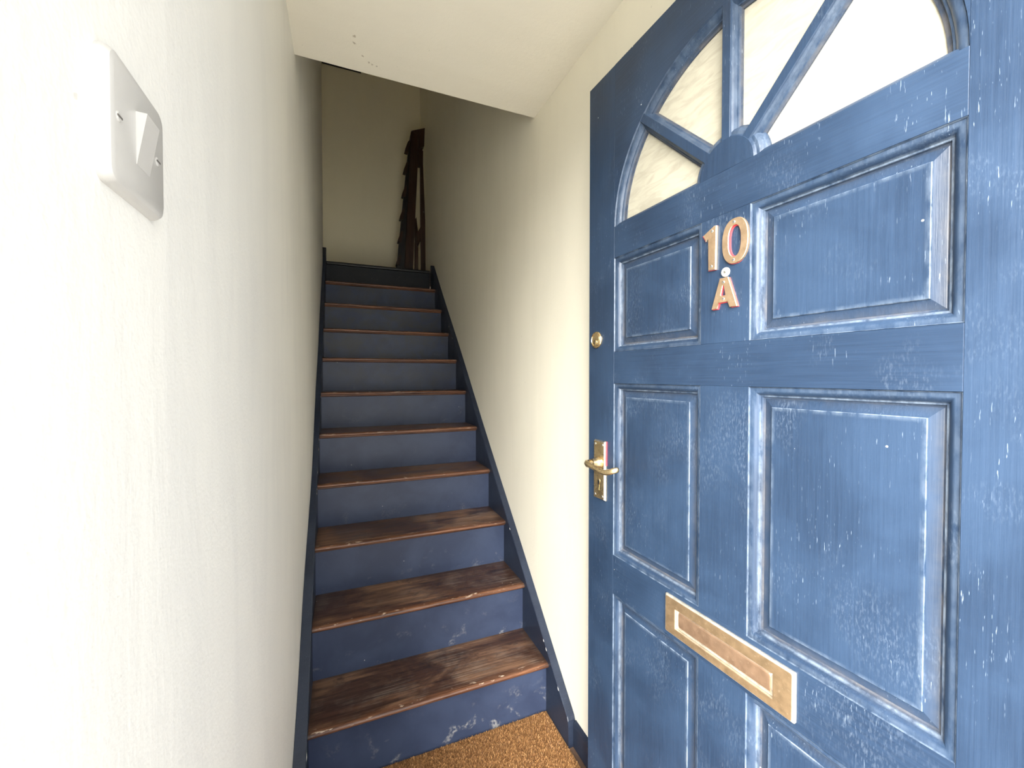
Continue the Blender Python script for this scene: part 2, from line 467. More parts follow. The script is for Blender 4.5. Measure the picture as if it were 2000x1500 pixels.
# ------------------------------------------------------------------ staircase
stair = empty('staircase', (0, 0, 0), 0, 'straight staircase with navy painted risers and worn dark brown wooden treads between white walls', 'staircase')
tp = [(0.0, 0.0), (-0.0035, -0.0008), (-0.0075, -0.003), (-0.0095, -0.0065), (-0.0098, -0.010), (-0.0085, -0.0135), (-0.005, -0.0165)]
def tread(n):
    y0 = S0 + (n - 1) * G; z = n * R; yb = y0 + G + O + 0.004
    nx = 40
    ys = [yb] + [y0 + 0.0098 + (yb - y0 - 0.0098) * k for k in (0.93, 0.6, 0.3, 0.07)]
    sect = [(y, z) for y in ys] + [(y0 + 0.0098 + a, z + b) for a, b in tp] + [(y0 + 0.03, z - 0.0165), (yb, z - 0.0165)]
    nose = [0] * 4 + [0.15] + [0.7, 1, 1, 1, 1, 1, 1] + [1, 1]
    edge = [0] * 5 + [1, 1, 0.6, 0.3, 0, 0, 0, 0, 0]
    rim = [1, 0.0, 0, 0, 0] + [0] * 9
    V, F, an, ae, ar = [], [], [], [], []
    for i in range(nx + 1):
        x = XL - 0.004 + (XR - XL + 0.008) * i / nx
        for k, (y, zz) in enumerate(sect):
            d = 0.0
            if k in (5, 6, 7): d = -0.0012 * max(0, math.sin(i * 1.9 + n * 2.3) * math.sin(i * 0.47 + n)) 
            V.append((x, y, zz + d)); an.append(nose[k]); ae.append(edge[k])
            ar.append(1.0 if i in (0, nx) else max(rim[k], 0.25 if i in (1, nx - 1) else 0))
    c = len(sect)
    for i in range(nx):
        for k in range(c):
            a, b = i * c + k, i * c + (k + 1) % c
            F.append((a, b, b + c, a + c))
    F.append(list(range(c))[::-1]); F.append([nx * c + k for k in range(c)])
    t = obj('tread', V, F, M_TREAD, stair, attrs={'nose': an, 'edge': ae, 'rim': ar})
    for p in t.data.polygons: p.use_smooth = True
    t.data.set_sharp_from_angle(angle=0.7)
    # the small moulding under the nosing
    sp = [(0.0, 0.0), (-0.0085, 0.0), (-0.0088, -0.0035), (-0.006, -0.0062), (-0.003, -0.0082), (0.0, -0.0088)]
    bm = prism_bm([(y0 + O + a, z - 0.0163 + b) for a, b in sp], lambda a, b, d: (d, a, b), XL - 0.002, XR + 0.002)
    s = from_bm('nosing_moulding', bm, M_TREAD, t, smooth=True, angle=0.6)
    a = s.data.attributes.new('nose', 'FLOAT', 'POINT'); a.data.foreach_set('value', [1.0] * len(s.data.vertices))
    return t
for n in range(1, 11): tread(n)

def riser(n):
    y = S0 + (n - 1) * G + O
    z0, z1 = (n - 1) * R - 0.003, n * R - (0.0165 if n < 11 else 0.0)
    nx, nz = 30, 8
    V, F, sc, gr = [], [], [], []
    for j in range(nz + 1):
        for i in range(nx + 1):
            V.append((XL - 0.003 + (XR - XL + 0.006) * i / nx, y, z0 + (z1 - z0) * j / nz))
            f = 1 - j / nz
            s = {1: 1.0, 2: 0.6, 3: 0.3}.get(n, 0.12)
            sc.append(s * max(0, f * 1.3 - 0.25) * (0.55 + 0.7 * (i / nx)))
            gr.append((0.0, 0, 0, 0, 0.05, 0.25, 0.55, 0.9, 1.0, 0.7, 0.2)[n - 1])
    w = nx + 1
    for j in range(nz):
        for i in range(nx):
            a = j * w + i; F.append((a, a + 1, a + 1 + w, a + w))
    b = len(V)
    V += [(XL - 0.003, y + 0.015, z0), (XR + 0.003, y + 0.015, z0), (XR + 0.003, y + 0.015, z1), (XL - 0.003, y + 0.015, z1)]
    sc += [0] * 4; gr += [0] * 4
    F += [(b, b + 3, b + 2, b + 1), list(range(w))[::-1] + [b, b + 1], [nz * w + i for i in range(w)] + [b + 2, b + 3]]
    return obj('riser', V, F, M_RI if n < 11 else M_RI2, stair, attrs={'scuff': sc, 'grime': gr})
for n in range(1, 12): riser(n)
# nosing of the landing
y0 = S0 + 10 * G
box('landing_nosing', XL - 0.002, XR + 0.002, y0, y0 + 0.12, LAND - 0.022, LAND, M_DARK2, stair, bev=0.006, seg=3)

def string_piece(xin, wallx, sgn, yend):
    """board against a wall: its back follows the wall's wander, its top edge is eased"""
    top = lambda y: 0.096 + 0.92 * (y - 1.18)
    gap = 0.0009
    st = [(1.172, 0.0, 0.004), (1.1735, 0.0, 0.070), (1.177, 0.0, 0.088)]
    N = 70
    for i in range(N + 1):
        y = 1.183 + (yend - 0.010 - 1.183) * i / N
        st.append((y, max(0.0, top(y) - 0.36), top(y)))
    st += [(yend - 0.004, top(yend) - 0.37, top(yend) - 0.0035), (yend + 0.001, top(yend) - 0.37, top(yend) - 0.009), (yend + 0.004, top(yend) - 0.37, top(yend) - 0.020)]
    V, F = [], []
    for y, zb, zt in st:
        zm = (zb + zt) / 2
        w = lambda z: wallx(y, z) + sgn * gap
        V += [(w(zb), y, zb), (xin, y, zb), (xin, y, zt - 0.003), (xin - sgn * 0.003, y, zt), (w(zt), y, zt), (w(zm), y, zm)]
    c = 6
    for i in range(len(st) - 1):
        for k in range(c):
            p, q = i * c + k, i * c + (k + 1) % c
            F.append((p, q, q + c, p + c))
    F += [list(range(c))[::-1], [(len(st) - 1) * c + k for k in range(c)]]
    o = obj('string', V, F, M_ST, stair)
    bm = bmesh.new(); bm.from_mesh(o.data); bmesh.ops.recalc_face_normals(bm, faces=bm.faces); bm.to_mesh(o.data); bm.free()
    return o
string_piece(XL, left_x, 1, 3.50)
string_piece(XR, right_x, -1, 3.415)
# chips of bare white plaster and filler along the string edges
cv, cf = [], []
rr = random.Random(11)
def chip(x, y, z, s):
    b = len(cv)
    for a in range(5):
        t = a * 1.2566 + rr.random() * 0.5; k = s * (0.6 + 0.6 * rr.random())
        cv.append((x, y + 1.7 * k * math.cos(t), z + 1.7 * k * math.cos(t) * 0.92 + 0.7 * k * math.sin(t)))
    cv.append((x + (0.0012 if x < 0.5 else -0.0012), y, z))
    for a in range(5): cf.append((b + a, b + (a + 1) % 5, b + 5))
for k in range(9):
    y = 1.2 + rr.random() ** 1.5 * 1.6
    chip(XR - 0.0001, y, 0.096 + 0.92 * (y - 1.18) - 0.004, 0.002 + 0.002 * rr.random())
for k in range(7):
    y = 1.22 + rr.random() * 1.2
    chip(XL + 0.0001, y, 0.096 + 0.92 * (y - 1.18) - 0.004, 0.002 + 0.003 * rr.random())
M_CHIP = plain('bare_filler', (0.78, 0.76, 0.70), 0.8)
o = obj('filler_chips', cv, cf, M_CHIP, stair); o['kind'] = 'stuff'

# ------------------------------------------------------------------ front door, standing open into the hall
A_D = 0.0389
D_ORG = (0.8727, 0.9684, 0.0)
door = empty('door_1', D_ORG, A_D - math.pi / 2, 'open navy blue panelled front door with fanlight and brass fittings', 'door', 'structure')
UA, UB, UC, UD, UW = 0.1058, 0.3676, 0.4681, 0.7299, 0.838
VB, VT = 0.022, 2.0101
TH = 0.044
RAILS = [('rail', VB, 0.215), ('rail', 0.6825, 0.7818), ('rail', 1.2175, 1.2970), ('rail', 1.5317, 1.6101)]
def dbox(name, u0, u1, v0, v1, mat): return box(name, u0, u1, 0.0, TH, v0, v1, mat, door, bev=0.0005)
dbox('stile', 0.0, UA, VB, VT, M_DV)
dbox('stile', UD, UW, VB, VT, M_DV)
for nm, a, b in RAILS: dbox(nm, UA, UD, a, b, M_DH)
for a, b in ((0.215, 0.6825), (0.7818, 1.2175), (1.2970, 1.5317)): dbox('muntin', UB, UC, a, b, M_DV)
# arched head
CU, CV, EA, EB = (UA + UD) / 2, 1.6101, (UD - UA) / 2, 0.303
NA = 48
arc = [(CU + EA * math.cos(math.pi * i / NA), CV + EB * math.sin(math.pi * i / NA)) for i in range(NA + 1)]
V, F = [], []
for (u, v) in arc: V += [(u, 0, v), (u, 0, VT), (u, TH, VT), (u, TH, v)]
for i in range(NA):
    a, b = 4 * i, 4 * (i + 1)
    for k in range(4): F.append((a + k, a + (k + 1) % 4, b + (k + 1) % 4, b + k))
F += [(0, 3, 2, 1), (4 * NA, 4 * NA + 1, 4 * NA + 2, 4 * NA + 3)]
o = obj('arched_head', V, F, M_DH, door)
bm = bmesh.new(); bm.from_mesh(o.data); bmesh.ops.recalc_face_normals(bm, faces=bm.faces); bm.to_mesh(o.data); bm.free()

# moulding profile: (distance in from the opening edge, depth)
MP = [(0.0, 0.0), (0.0014, 0.0026), (0.0058, 0.0024), (0.0092, 0.0042), (0.0122, 0.0074), (0.0140, 0.0112), (0.0162, 0.0116), (0.0172, 0.0152), (0.0196, 0.0162)]
MW = [0.5, 0.1, 0.1, 0.0, 0.0, 0.45, 0.3, 0.0, 0.0]
MD = [0, 0, 0, 0.0, 0.1, 0.25, 0.3, 0.8, 1.0]
PP = [(0.0196, 0.0162), (0.0205, 0.0158), (0.0330, 0.0124), (0.0334, 0.0104), (0.0341, 0.0097), (0.0400, 0.0097)]
PW = [0.0, 0, 0.0, 0.9, 0.2, 0.0]
PD = [1.0, 0.45, 0.0, 0.0, 0, 0]
def ring_loft(rect, prof, wear, dust, sub=(14, 14)):
    u0, u1, v0, v1 = rect
    V, F, W, D = [], [], [], []
    nu, nv = sub
    def loop(t):
        a, b, c, d = u0 + t, u1 - t, v0 + t, v1 - t
        P = [(a + (b - a) * i / nu, c) for i in range(nu)] + [(b, c + (d - c) * i / nv) for i in range(nv)]
        P += [(b - (b - a) * i / nu, d) for i in range(nu)] + [(a, d - (d - c) * i / nv) for i in range(nv)]
        return P
    L = 2 * (nu + nv)
    for (t, dep), w, du in zip(prof, wear, dust):
        for k, (u, v) in enumerate(loop(t)):
            V.append((u, dep, v)); W.append(w)
            # dust gathers in the corners, on the bottom ledge and along the far side
            top = nu + nv <= k <= 2 * nu + nv
            D.append(du * (0.35 if top else 0.9) * (1.3 if min(k % nu if k < nu else 9, 9) == 0 else 1))
    for r in range(len(prof) - 1):
        for k in range(L):
            a, b = r * L + k, r * L + (k + 1) % L
            F.append((a, b, b + L, a + L))
    return V, F, W, D, L
def panel(u0, u1, v0, v1):
    g = 0.0004
    rect = (u0 + g, u1 - g, v0 + g, v1 - g)
    V, F, W, D, L = ring_loft(rect, PP, PW, PD)
    n = len(PP)
    F.append([(n - 1) * L + k for k in range(L)])
    b = len(V)                                  # closed at the back
    V += [(u0 + .002, 0.032, v0 + .002), (u1 - .002, 0.032, v0 + .002), (u1 - .002, 0.032, v1 - .002), (u0 + .002, 0.032, v1 - .002)]
    W += [0] * 4; D += [0] * 4
    F.append((b, b + 3, b + 2, b + 1))
    p = obj('panel', V, F, M_DV, door, attrs={'wear': W, 'dust': D})
    V, F, W, D, L = ring_loft(rect, MP + [(0.0196, 0.030), (0.0, 0.030)], MW + [0, 0], MD + [0, 0])
    n = len(MP) + 2
    for k in range(L): F.append(((n - 1) * L + k, (n - 1) * L + (k + 1) % L, (k + 1) % L, k))
    mo = obj('moulding', V, F, M_DV, p, attrs={'wear': W, 'dust': D})
    for q in mo.data.polygons: q.use_smooth = True
    mo.data.set_sharp_from_angle(angle=0.75)
    return p
for v0, v1 in ((1.2970, 1.5317), (0.7818, 1.2175), (0.215, 0.6825)):
    for u0, u1 in ((UA, UB), (UC, UD)): panel(u0, u1, v0, v1)

# fanlight: arch moulding, hub, three radiating glazing bars, four panes
AP = [(0.0, 0.0), (0.0015, 0.003), (0.007, 0.003), (0.012, 0.0065), (0.0145, 0.011), (0.017, 0.0115), (0.019, 0.0165), (0.0235, 0.0175), (0.0235, 0.034), (0.0, 0.034)]
V, F, W, D = [], [], [], []
for i in range(NA + 1):
    t = math.pi * i / NA
    for (s, d) in AP:
        V.append((CU + (EA - s) * math.cos(t), d, CV + (EB - s) * math.sin(t)))
        W.append(0.12 if d < 0.012 else 0.0); D.append(0.9 if 0.016 < d < 0.02 else 0.0)
c = len(AP)
for i in range(NA):
    for k in range(c):
        a, b = i * c + k, i * c + (k + 1) % c
        F.append((a, a + c, b + c, b))
F += [list(range(c)), [NA * c + k for k in range(c)][::-1]]
o = obj('arch_moulding', V, F, M_DV, door, attrs={'wear': W, 'dust': D})
for q in o.data.polygons: q.use_smooth = True
o.data.set_sharp_from_angle(angle=0.7)
# straight bead on the rail below the glass
bead = [(0.0, 0.002), (0.003, 0.004), (0.007, 0.0075), (0.0095, 0.0115), (0.011, 0.0165), (0.011, 0.034), (0, 0.034)]
bm = prism_bm([(b, a) for a, b in bead], lambda a, b, d: (d, a, CV + b), UA + 0.01, UD - 0.01)
from_bm('glazing_bead', bm, M_DH, door)
HR, HM = 0.0555, 0.019
V, F, W, D = [], [], [], []
hp = [(HR - 0.0008, -0.0002), (HR, 0.0006), (HR + 0.003, 0.003), (HR + 0.008, 0.0035), (HR + 0.013, 0.0075), (HR + 0.015, 0.0115), (HR + HM, 0.0165), (HR + HM, 0.034)]
NH = 28
V.append((CU, -0.0002, CV)); W.append(0); D.append(0)
for i in range(NH + 1):
    t = math.pi * i / NH
    for r, d in hp:
        V.append((CU + r * math.cos(t), d, CV - 0.0005 + r * 1.03 * math.sin(t))); W.append(0.15 if 0.002 < d < 0.012 else 0.0); D.append(0.0)
c = len(hp)
for i in range(NH):
    F.append((0, 1 + i * c, 1 + (i + 1) * c))
    for k in range(c - 1):
        a = 1 + i * c + k; F.append((a, a + 1, a + 1 + c, a + c))
o = obj('fanlight_hub', V, F, M_DV, door, attrs={'wear': W, 'dust': D})
bm = bmesh.new(); bm.from_mesh(o.data); bmesh.ops.recalc_face_normals(bm, faces=bm.faces)
bm.to_mesh(o.data); bm.free()
o.data.flip_normals() if o.data.polygons[0].normal.y > 0 else None
BP = [(-0.0205, 0.0345), (-0.0205, 0.0170), (-0.0185, 0.0165), (-0.0165, 0.0118), (-0.0145, 0.0112), (-0.0118, 0.006), (-0.0095, 0.0032), (-0.0085, 0.0006), (-0.0078, 0.0),
      (0.0078, 0.0), (0.0085, 0.0006), (0.0095, 0.0032), (0.0118, 0.006), (0.0145, 0.0112), (0.0165, 0.0118), (0.0185, 0.0165), (0.0205, 0.0170), (0.0205, 0.0345)]
BANG = (45, 90, 135)
for ang in BANG:
    t = math.radians(ang)
    ca, sa = math.cos(t), math.sin(t)
    r0 = HR - 0.004
    re = EA * EB / math.hypot(EB * ca, EA * sa) - 0.001
    V, F, W, D = [], [], [], []
    for r in (r0, r0 + (re - r0) * 0.25, r0 + (re - r0) * 0.5, r0 + (re - r0) * 0.75, re):
        for s, d in BP:
            V.append((CU + r * ca - s * sa, d + 0.0003, CV + r * sa + s * ca)); W.append(0.12 if 0.002 < d < 0.013 else 0.0); D.append(1.0 if 0.016 < d < 0.018 else 0)
    c = len(BP)
    for i in range(4):
        for k in range(c):
            a, b = i * c + k, i * c + (k + 1) % c
            F.append((a, b, b + c, a + c))
    F += [list(range(c))[::-1], [4 * c + k for k in range(c)]]
    o = obj('glazing_bar', V, F, M_DV, door, attrs={'wear': W, 'dust': D})
    bm = bmesh.new(); bm.from_mesh(o.data); bmesh.ops.recalc_face_normals(bm, faces=bm.faces); bm.to_mesh(o.data); bm.free()
edges = [0, 45, 90, 135, 180]
for a0, a1 in zip(edges, edges[1:]):
    pts = []
    n = 14
    for i in range(n + 1):
        t = math.radians(a0 + (a1 - a0) * i / n); ca, sa = math.cos(t), math.sin(t)
        rr_ = EA * EB / math.hypot(EB * ca, EA * sa) - 0.012
        pts.append((CU + rr_ * ca, CV + rr_ * sa))
    for i in range(5):
        t = math.radians(a1 + (a0 - a1) * i / 4); pts.append((CU + (HR + 0.008) * math.cos(t), CV + (HR + 0.008) * math.sin(t)))
    bm = prism_bm(pts, lambda a, b, d: (a, d, b), 0.0205, 0.0240)
    from_bm('pane', bm, M_GLASS, door)

# door furniture
FN = lambda a, b, d: (a, -d, b)               # a along the door, b up, d out of its face
_screw = None
def screw(u, v, d, r, parent, mat=M_STEEL, rot=0.0):
    """small raised-head wood screw with a slot; copies share one mesh"""
    global _screw
    if _screw is None:
        bm = lathe_bm([(1.0, -0.1), (1.0, 0.06), (0.86, 0.20), (0.55, 0.28), (0.0, 0.30)], FN, 14)
        me = bpy.data.meshes.new('screw'); bmesh.ops.recalc_face_normals(bm, faces=bm.faces)
        sb = bmesh.new()
        box_bm(-0.78, 0.78, -0.325, -0.15, -0.13, 0.13, bm=sb)
        tmp = bpy.data.meshes.new('t'); sb.to_mesh(tmp); sb.free()
        nf = len(bm.faces); bm.from_mesh(tmp)
        bm.faces.ensure_lookup_table()
        for f in bm.faces[nf:]: f.material_index = 1
        bm.to_mesh(me); bm.free()
        me.materials.append(M_STEEL); me.materials.append(M_BLACK)
        _screw = me
    o = bpy.data.objects.new('screw', _screw)
    link(o, parent)
    o.location = (u, -d, v); o.scale = (r, r, r); o.rotation_euler = (0, rot, 0)
    return o

def plate_attr(o, fn):
    a = o.data.attributes.new('wear', 'FLOAT', 'POINT')
    a.data.foreach_set('value', [fn(v.co) for v in o.data.vertices])

# numerals: aged brass on the muntin, red paint showing at their inner edges
def ring_prism(outer, inner, d0, d1, bev):
    """closed ring: outer/inner loops of equal count; inner wall faces take material 1"""
    bm = bmesh.new(); n = len(outer)
    cx = sum(p[0] for p in outer) / n; cz = sum(p[1] for p in outer) / n
    def L(pts, d): return [bm.verts.new(FN(a, b, d)) for a, b in pts]
    def sh(pts, s):
        out = []
        for i in range(n):
            a, b, c = Vector(pts[i - 1]), Vector(pts[i]), Vector(pts[(i + 1) % n])
            t = (c - a).normalized(); nn = Vector((t.y, -t.x))
            out.append(tuple(b + nn * s))
        return out
    sgn = 1 if sum(a[0] * b[1] - b[0] * a[1] for a, b in zip(outer, outer[1:] + outer[:1])) > 0 else -1
    o0, o1, o2 = L(outer, d0), L(outer, d1 - bev), L(sh(outer, -bev * sgn), d1)
    i2, i1, i0 = L(sh(inner, bev * sgn), d1), L(inner, d1 - bev), L(inner, d0)
    rings = [o0, o1, o2, i2, i1, i0]
    for r, (a, b) in enumerate(zip(rings, rings[1:] + rings[:1])):
        for i in range(n):
            f = bm.faces.new((a[i], b[i], b[(i + 1) % n], a[(i + 1) % n]))
            if r == 4: f.material_index = 1
    return bm
one = [(0.3992, 1.5150), (0.4048, 1.5142), (0.4034, 1.4333), (0.3874, 1.4350), (0.3882, 1.4965), (0.3815, 1.4905), (0.3752, 1.5030)]
bm = prism_bm(one, FN, 0.005, 0.0, 0.0009)
o = from_bm('numeral_one', bm, M_NUM, door); o['label'] = 'aged brass numeral 1'
plate_attr(o, lambda c: 1.0 if -c.y < 0.0049 and -c.y > 0.003 else 0.0)
halo = [(a + (a - 0.405) * 0.10 - 0.0006, b + (0.0008 if b > 1.47 else -0.0004)) for a, b in one]
rp = from_bm('red_paint', prism_bm(halo, FN, 0.0010, -0.0005), M_RED, o); rp['label'] = 'old red paint behind the numeral'
screw(0.3957, 1.5062, 0.005, 0.0027, o, rot=0.4); screw(0.3947, 1.4412, 0.005, 0.0027, o, rot=1.1)
def sup(cx, cz, a, b, e, n=40, tilt=0.0):
    P = []
    for i in range(n):
        t = 2 * math.pi * i / n; c_, s_ = math.cos(t), math.sin(t)
        x = a * math.copysign(abs(c_) ** (2 / e), c_); z = b * math.copysign(abs(s_) ** (2 / e), s_)
        P.append((cx + x + z * tilt, cz + z))
    return P
bm = ring_prism(sup(0.4422, 1.4755, 0.0255, 0.0398, 2.35), sup(0.4416, 1.4755, 0.0119, 0.0275, 2.35), 0.0, 0.005, 0.0009)
o = from_bm('numeral_zero', bm, None, door, mats=[M_NUM, M_RED]); o['label'] = 'aged brass numeral 0'
plate_attr(o, lambda c: 0.0)
screw(0.4405, 1.5085, 0.005, 0.0027, o, rot=0.9); screw(0.4400, 1.4420, 0.005, 0.0027, o, rot=0.2)
rp = from_bm('red_paint', ring_prism(sup(0.4414, 1.4753, 0.0256, 0.0402, 2.35), sup(0.4424, 1.4755, 0.0104, 0.0262, 2.35), 0.0, 0.0008, 0.0002), None, o, mats=[M_RED, M_RED])
rp['label'] = 'old red paint behind the numeral'
ao = [(0.4125, 1.4148), (0.4300, 1.4140), (0.4480, 1.3595), (0.4330, 1.3595), (0.4293, 1.3700), (0.4103, 1.3700), (0.4075, 1.3597), (0.3953, 1.3600)]
ai = [(0.4190, 1.4005), (0.4206, 1.4005), (0.4243, 1.3832), (0.4235, 1.3825), (0.4228, 1.3822), (0.4168, 1.3822), (0.4160, 1.3825), (0.4152, 1.3832)]
bm = ring_prism(ao, ai, 0.0, 0.005, 0.0008)
bm.normal_update()
for f in bm.faces:
    c_ = f.calc_center_median()
    if -c_.y < 0.0035 and (c_.z < 1.3715) and abs(f.normal.y) < 0.5 and (c_.x < 0.4294): f.material_index = 1
o = from_bm('letter_a', bm, None, door, mats=[M_NUM, M_RED]); o['label'] = 'brass letter A'
plate_attr(o, lambda c: 0.0)
screw(0.4207, 1.4065, 0.005, 0.0026, o, rot=0.8); screw(0.4205, 1.3762, 0.005, 0.0026, o, rot=0.3)
rp = from_bm('red_paint', ring_prism([(a + (0.0012 if a > 0.42 else 0.0006), b - 0.0008) for a, b in ao], ai, 0.0, 0.0008, 0.0002), None, o, mats=[M_RED, M_RED])
rp['label'] = 'old red paint behind the letter'
bm = lathe_bm([(0.0086, -0.0005), (0.0086, 0.0012), (0.0074, 0.0030), (0.0050, 0.0034), (0.0036, 0.0022), (0.0, 0.0022)], lambda a, b, d: FN(0.4216 + a * (1 + 0.05 * math.sin(40 * b)), 1.4247 + b, d), 20)
M_SMEAR = plain('white_paint_smear', (0.74, 0.73, 0.68), 0.5, var=0.15, bump=0.3)
o = from_bm('screw_cup', bm, M_SMEAR, door, smooth=True); o['label'] = 'round screw cup smeared with white paint above the letter A'
screw(0.4216, 1.4247, 0.0026, 0.0030, o, rot=0.6)

# letter plate
lu0, lu1, lv0, lv1 = 0.2853, 0.5530, 0.6922, 0.7733
ru0, ru1, rv0, rv1 = 0.3146, 0.5190, 0.7098, 0.7507
def rect_loop(u0, u1, v0, v1, r, n=4):
    P = []
    for cx, cz, t0 in ((u1 - r, v0 + r, -90), (u1 - r, v1 - r, 0), (u0 + r, v1 - r, 90), (u0 + r, v0 + r, 180)):
        for i in range(n + 1):
            t = math.radians(t0 + 90 * i / n); P.append((cx + r * math.cos(t), cz + r * math.sin(t)))
    return P
def loop_loft(name, loops, mat, parent, cap=True, wear=None, smooth=False):
    """loops: list of (pts2D, depth); quads between them, last loop capped"""
    V, F, W = [], [], []
    n = len(loops[0][0])
    for k, (pts, d) in enumerate(loops):
        for a, b in pts: V.append(FN(a, b, d)); W.append(wear[k] if wear else 0.0)
    for r in range(len(loops) - 1):
        for i in range(n): F.append((r * n + i, r * n + (i + 1) % n, (r + 1) * n + (i + 1) % n, (r + 1) * n + i))
    if cap: F.append([(len(loops) - 1) * n + i for i in range(n)]); F.append(list(range(n))[::-1])
    return obj(name, V, F, mat, parent, attrs={'wear': W}, smooth=smooth)
lp = loop_loft('letter_plate', [
    (rect_loop(lu0, lu1, lv0, lv1, 0.003), -0.0005), (rect_loop(lu0, lu1, lv0, lv1, 0.003), 0.0030), (rect_loop(lu0 + .0028, lu1 - .0028, lv0 + .0024, lv1 - .0024, 0.003), 0.0058),
    (rect_loop(lu0 + .0045, lu1 - .0045, lv0 + .0035, lv1 - .0035, 0.003), 0.0062),
    (rect_loop(ru0 - .001, ru1 + .001, rv0 - .001, rv1 + .001, 0.0012), 0.0062), (rect_loop(ru0, ru1, rv0, rv1, 0.001), 0.0056), (rect_loop(ru0, ru1, rv0, rv1, 0.001), -0.0005)],
    M_BRASS, door, cap=False, wear=[0.6, 0.9, 1.0, 0.0, 0.0, 0.35, 0.6])
F_extra = None
lp['label'] = 'tarnished brass letter plate with pale worn edges'
fl = loop_loft('letter_flap', [
    (rect_loop(ru0 + .0007, ru1 - .0007, rv0 + .0007, rv1 - .0007, 0.001), -0.0006), (rect_loop(ru0 + .0007, ru1 - .0007, rv0 + .0007, rv1 - .0007, 0.001), 0.0014),
    (rect_loop(ru0 + .0055, ru1 - .003, rv0 + .0060, rv1 - .0025, 0.001), 0.0018), (rect_loop(ru0 + .0075, ru1 - .0045, rv0 + .0080, rv1 - .004, 0.004), 0.0042),
    (rect_loop(ru0 + .009, ru1 - .006, rv0 + .0095, rv1 - .0055, 0.004), 0.0046)],
    brass('flap_brass', (0.42, 0.27, 0.17), (0.52, 0.34, 0.22)), lp, wear=[0.4, 0.9, 0.8, 0.0, 0.0])

# night latch cylinder
bm = lathe_bm([(0.0222, -0.0005), (0.0222, 0.0022), (0.0208, 0.0042), (0.0190, 0.0046), (0.0178, 0.0040), (0.0172, 0.0062), (0.0160, 0.0066), (0.0150, 0.0050), (0.0, 0.0050)], lambda a, b, d: FN(0.0350 + a, 1.3325 + b, d), 32)
o = from_bm('lock_cylinder', bm, M_HB, door, smooth=True, angle=0.6); o['label'] = 'round brass night latch cylinder'
kh = [(-0.0013, -0.0105), (0.0013, -0.0105), (0.0010, -0.004), (0.0018, -0.001), (0.0010, 0.002), (-0.0010, 0.002), (-0.0018, -0.001), (-0.0008, -0.004)]
from_bm('lock_core', lathe_bm([(0.0072, 0.004), (0.0072, 0.0062), (0.0060, 0.0068), (0.0, 0.0068)], lambda a, b, d: FN(0.0352 + a, 1.3265 + b, d), 20), M_HB, o, smooth=True, angle=0.6)
from_bm('keyway', prism_bm([(0.0352 + a * 0.7, 1.3305 + b) for a, b in kh], FN, 0.0071, 0.005), M_BLACK, o)

# lever handle on its backplate
hu0, hu1, hv0, hv1 = 0.0335, 0.0765, 0.9135, 1.0643
hb = loop_loft('door_handle', [
    (rect_loop(hu0 - .003, hu1 + .003, hv0 - .0025, hv1 + .0025, 0.0015), -0.0005), (rect_loop(hu0 - .003, hu1 + .003, hv0 - .0025, hv1 + .0025, 0.0015), 0.0022),
    (rect_loop(hu0, hu1, hv0, hv1, 0.0012), 0.0068), (rect_loop(hu0 + .0012, hu1 - .0012, hv0 + .0012, hv1 - .0012, 0.001), 0.0072)],
    M_HB, door, wear=[0.2, 0.3, 0.9, 0.0])
hb['label'] = 'brass lever handle on a tall backplate with keyhole'
for u, v in ((hu0 + .0062, hv1 - .0075), (hu1 - .0062, hv1 - .0075), (hu0 + .0062, hv0 + .0085), (hu1 - .0062, hv0 + .0085)):
    screw(u, v, 0.0072, 0.0033, hb, rot=u * 90 + v * 7)
# escutcheon and keyhole
hc = (hu0 + hu1) / 2
es = lambda k: [(hc + k * a, 0.9535 + k * b) for a, b in ((-0.0018, -0.012), (0.0018, -0.012), (0.0016, -0.002), (0.0034, 0.001), (0.0042, 0.0045), (0.0030, 0.0078), (0, 0.0092), (-0.0030, 0.0078), (-0.0042, 0.0045), (-0.0034, 0.001), (-0.0016, -0.002))]
from_bm('keyhole_rim', prism_bm(es(1.45), FN, 0.0079, 0.0068, 0.0004), M_HB, hb)
from_bm('keyhole', prism_bm(es(0.95), FN, 0.0082, 0.0066), M_BLACK, hb)
from_bm('rose', lathe_bm([(0.0165, 0.0070), (0.0162, 0.0110), (0.0138, 0.0165), (0.0118, 0.022), (0.0105, 0.030)], lambda a, b, d: FN(hc + a, 1.0085 + b, d), 28), M_HB, hb, smooth=True)
path = [((hc, 1.0085, 0.024), 0.0098, 0.0098), ((hc - .0005, 1.0092, 0.036), 0.0095, 0.0095), ((hc + .001, 1.0100, 0.0445), 0.0088, 0.0092), ((hc + .008, 1.0098, 0.0490), 0.0066, 0.0088),
        ((hc + .020, 1.0085, 0.0495), 0.0052, 0.0066), ((hc + .035, 1.0060, 0.0490), 0.0048, 0.0066), ((hc + .050, 1.0030, 0.0482), 0.0046, 0.0067), ((hc + .064, 1.0010, 0.0470), 0.0045, 0.0069),
        ((hc + .077, 1.0015, 0.0450), 0.0045, 0.0070), ((hc + .088, 1.0045, 0.0415), 0.0046, 0.0072), ((hc + .096, 1.0085, 0.0360), 0.0047, 0.0072), ((hc + .1005, 1.0110, 0.0285), 0.0046, 0.0069), ((hc + .1015, 1.0115, 0.0245), 0.0025, 0.005)]
V, F = [], []
NS = 14
P3 = [Vector((a, b, c)) for (a, b, c), _, _ in path]
